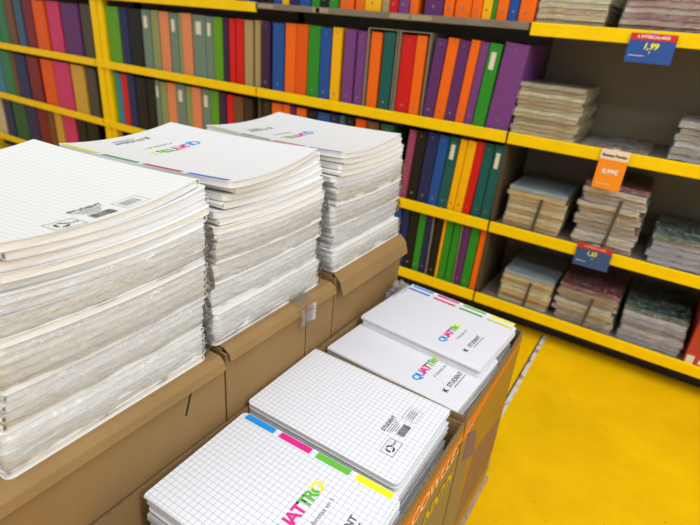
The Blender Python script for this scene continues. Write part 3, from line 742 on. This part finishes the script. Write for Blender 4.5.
# --- three tall stacks on the left boxes
def tall_stack(which, xr, y_bot, y_top, z0, n, L, W, packs, top_kind, sagtop, yaw_top):
    """xr: right edge x, bottom and top; y_*: near edge y at the bottom and the top of the stack"""
    zt = z0; k = 0; lay = []
    for pk, cnt in enumerate(packs):
        wrapped = cnt > 0; cnt = abs(cnt)
        ox = random.uniform(-.006, .006); oy = random.uniform(-.006, .004); oa = random.uniform(-.012, .012)
        flip = pk % 2
        zs = zt
        for q in range(cnt):
            f = k / (n - 1)
            last = (k == n - 1)
            sg = sagtop * (f ** 1.3)
            ri = 0.004 * f
            jx = random.uniform(-.0025, .0025) if wrapped else random.uniform(-.006, .006)
            jy = random.uniform(-.002, .002) if wrapped else random.uniform(-.005, .005)
            if last: ox = oy = jx = jy = 0; oa = 0; oy = -abs(math.sin(yaw_top - math.copysign(R(90), yaw_top))) * 0.13
            cx = xr[0] + (xr[1] - xr[0]) * f - L / 2 + ox + jx
            cy = y_bot + (y_top - y_bot) * f + W / 2 + oy + jy
            pos = n - 1 - k
            nm = 'topmost' if pos == 0 else ('bottom one' if k == 0 else '%s from the top' % ORD[pos])
            lb = '%swhite notebook, %s in the %s notebook stack' % ('shrink-wrapped ' if wrapped else 'loose ', nm, which)
            back = n - 1 - k
            turn = (yaw_top - (R(90) if yaw_top > 0 else R(-90)))
            a = yaw_top if last else R(90) + oa + random.uniform(-.006, .006) + (turn * (1 - back / 4) if back < 4 else 0)
            sp = (-1 if (flip ^ (q % 2 if not wrapped else 0)) else 1)
            cv = random.choice((WHITE, WHITE, WHITE2, WHITE3))
            fr = None
            if last:
                if top_kind == 'back': sp, fr, cv = 1, GRIDSOFT, WHITE
                else: sp, fr, cv = -1, FROSTW, WHITE
            g, on = notebook((cx, cy, zt), a, L, W, NB_T - 0.0002, lb, 'notebooks in the %s stack' % which, spine=sp, sag=sg, rise=ri, cover=cv, front=fr, hi=last,
                             tw=0.0)
            lay.append((g, on)); zt += NB_T; k += 1
        if wrapped:
            f = (k - 1) / (n - 1); cx = xr[0] + (xr[1] - xr[0]) * f - L / 2 + ox; cy = y_bot + (y_top - y_bot) * f + W / 2 + oy
            sg = sagtop * (f ** 1.3)
            # film sleeve: closed wrinkled tube round the pack, following its sag
            bm = bmesh.new(); rnd = random.Random(pk * 7 + int(cy * 100))
            hl, hw = L / 2 + .0045, W / 2 + .0045; z1 = zt - zs
            per = []; ns, nw = 26, 20
            for i in range(nw): per.append((-hw + 2 * hw * i / nw, -hl))
            for i in range(ns): per.append((hw, -hl + 2 * hl * i / ns))
            for i in range(nw): per.append((hw - 2 * hw * i / nw, hl))
            for i in range(ns): per.append((-hw, hl - 2 * hl * i / ns))
            rings = []
            ph = [rnd.uniform(0, 6) for _ in range(3)]
            for zi, (fz, ins) in enumerate(((0.02, .006), (0.12, .001), (0.37, 0), (0.62, 0), (0.88, .001), (0.98, .006))):
                rg = []
                for i, (x, y) in enumerate(per):
                    d = rnd.uniform(-.0009, .0016) - ins + .0010 * math.sin(i * .9 + ph[0] + zi)
                    sx = x + (d if x >= hw - 1e-6 else (-d if x <= -hw + 1e-6 else 0))
                    sy = y + (d if y >= hl - 1e-6 else (-d if y <= -hl + 1e-6 else 0))
                    dzz = sg * (2 * x / W) ** 2 + ri * (2 * y / L) ** 2
                    rg.append(bm.verts.new((sx, sy, z1 * fz + dzz + rnd.uniform(-.0006, .0006))))
                rings.append(rg)
            N = len(per)
            for a_, b_ in zip(rings[:-1], rings[1:]):
                for i in range(N): bm.faces.new((a_[i], a_[(i+1) % N], b_[(i+1) % N], b_[i]))
            o = link('shrink_film', bm, FILM, None, (cx, cy, zs), R(90) + oa, smooth=True)
            tag(o, 'clear wrinkled film round the %s pack up in the %s notebook stack' % (ORD[pk], which), 'film wrap', 'shrink film round notebook packs')
    return lay
L1, W1 = 0.360, 0.288
st1 = tall_stack('near left', (-0.530, -0.548), 0.160, 0.193, 0.6905, 24, L1, 0.300, [5, 4, 5, 5, -5], 'back', 0.013, R(97))
st2 = tall_stack('middle', (-0.528, -0.552), 0.480, 0.515, 0.7005, 23, L1, W1, [5, 4, 3, 4, -7], 'front', 0.011, R(-80.5))
st3 = tall_stack('far', (-0.530, -0.548), 0.812, 0.832, 0.7165, 21, L1, 0.292, [4, 4, 4, 4, -5], 'front', 0.010, R(-85))
FM = lambda g: g.rotation_euler.z
def local(g, wx, wy):
    a = -g.rotation_euler.z; dx, dy = wx - g.location.x, wy - g.location.y
    return dx * math.cos(a) - dy * math.sin(a), dx * math.sin(a) + dy * math.cos(a)
g, on = st1[-1]; x, y = local(g, -0.566, 0.340); back_print(g, on, x, y, 1.05)
g, on = st2[-1]; x, y = local(g, -0.785, 0.635)
front_print(g, on, x, y, 1.05, 0.026, 0.012)
tabs(g, on, W1 / 2 - 0.013, W1 / 2 - 0.002, L1, [DB, DR, DG, DY])
g, on = st3[-1]; x, y = local(g, -0.737, 0.940)
front_print(g, on, x, y, 1.05, 0.026, 0.012)
tabs(g, on, W1 / 2 - 0.013, W1 / 2 - 0.002, L1, [DB, DR, DG, DY])

# --- low piles in the open boxes on the right
L2, W2 = 0.308, 0.214
def low_pile(which, cx, y0, ztop, n, cover_top, spine, sag=0.0, rise=0.0, yaw=R(90), stagger=0.006, L2=L2):
    res = None
    for k in range(n):
        z = ztop - (k + 1) * NB_T
        last = k == 0
        nm = 'topmost' if last else '%s from the top' % ORD[k]
        lb = '%s notebook, %s in the %s' % ({'grid': 'white grid-covered', 'frost': 'grey frosted-cover'}[cover_top[1]] if last else 'white', nm, which)
        jx = 0 if last else random.uniform(-stagger * .3, stagger); jy = 0 if last else random.uniform(-stagger, stagger) * .5
        r_ = notebook((cx + jx, y0 + W2 / 2 + jy, z), yaw + (0 if last else random.uniform(-.012, .012)), L2, W2, NB_T - .0002, lb, 'notebooks in the open boxes',
                      spine=spine if last else random.choice((-1, 1)), sag=sag, rise=rise, cover=WHITE2 if not last else (WHITE2 if cover_top[1] == 'frost' else WHITE),
                      front=cover_top[0] if last else None, hi=last)
        if last: res = r_
    return res
g, on = low_pile('nearest pile of the front open box', -0.338, 0.300, 0.565, 9, (GRID, 'grid'), -1, yaw=R(91.5))
x, y = local(g, -0.2945, 0.408); front_print(g, on, x, y, 0.98)
tabs(g, on, W2 / 2 - 0.0135, W2 / 2 - 0.001, L2, [CY, MG, GR, YL])
g, on = low_pile('second pile of the front open box', -0.353, 0.527, 0.5695, 9, (GRID, 'grid'), 1, yaw=R(90.5))
x, y = local(g, -0.246, 0.638); back_print(g, on, x, y, 0.95)
g, on = low_pile('third pile, half covered by the farthest one', -0.338, 0.757, 0.5620, 3, (FROST, 'frost'), -1, yaw=R(87))
x, y = local(g, -0.2935, 0.838); front_print(g, on, x, y, 0.86)
tabs(g, on, W2 / 2 - 0.0135, W2 / 2 - 0.001, L2, [DB, DR, DG, YL])
low = low_pile('lower far pile under the frosted notebooks', -0.340, 0.888, 0.5620 - 3 * NB_T - .0004, 8, (WHITE, 'grid'), -1, yaw=R(90), stagger=0.003)
g, on = low_pile('farthest pile of the rear open box', -0.335, 0.880, 0.5625 + 2 * NB_T, 2, (FROST, 'frost'), -1, yaw=R(86.2), stagger=0.004, L2=0.298)
L2 = 0.298
x, y = local(g, -0.297, 0.962); front_print(g, on, x, y, 0.78)
tabs(g, on, W2 / 2 - 0.016, W2 / 2 - 0.009, L2, [DB, DR, DG, DY])
# stepped index sheet sticking out beyond the frosted cover, with its own coloured tabs
bm = bmesh.new(); box(bm, W2 / 2 - 0.02, W2 / 2 + 0.018, -L2 / 2 + 0.012, L2 / 2 - 0.004, NB_T - 0.0036, NB_T - 0.0022, 0.0)
sh = link('index_sheet', bm, WHITE, g)
def on2(co, lift=0.0): return Vector((co[0], co[1], NB_T - 0.0022 + lift + co[2]))
seg = (L2 - 0.02 - 3 * 0.012) / 4
for k, c in enumerate([CY, MG, GR, YL]):
    y1 = L2 / 2 - 0.010 - k * (seg + 0.012)
    patch('tab', sh, on2, W2 / 2 + 0.006, W2 / 2 + 0.015, y1 - seg, y1, c, 0.0004, n=2, nx=1)

# crumpled film hanging at the end of the far box
bm = bmesh.new(); bmesh.ops.create_icosphere(bm, subdivisions=4, radius=0.05)
rnd = random.Random(5)
from mathutils import noise
for v in bm.verts:
    n_ = noise.noise(v.co * 45) + .5 * noise.noise(v.co * 110)
    v.co = v.co * (0.75 + 0.5 * n_); v.co.z *= 0.8; v.co.x *= .45
o = link('crumpled_film', bm, FILM2, None, (-0.486, 1.06, 0.575)); tag(o, 'crumpled clear film hanging on the far cardboard box', 'plastic film')
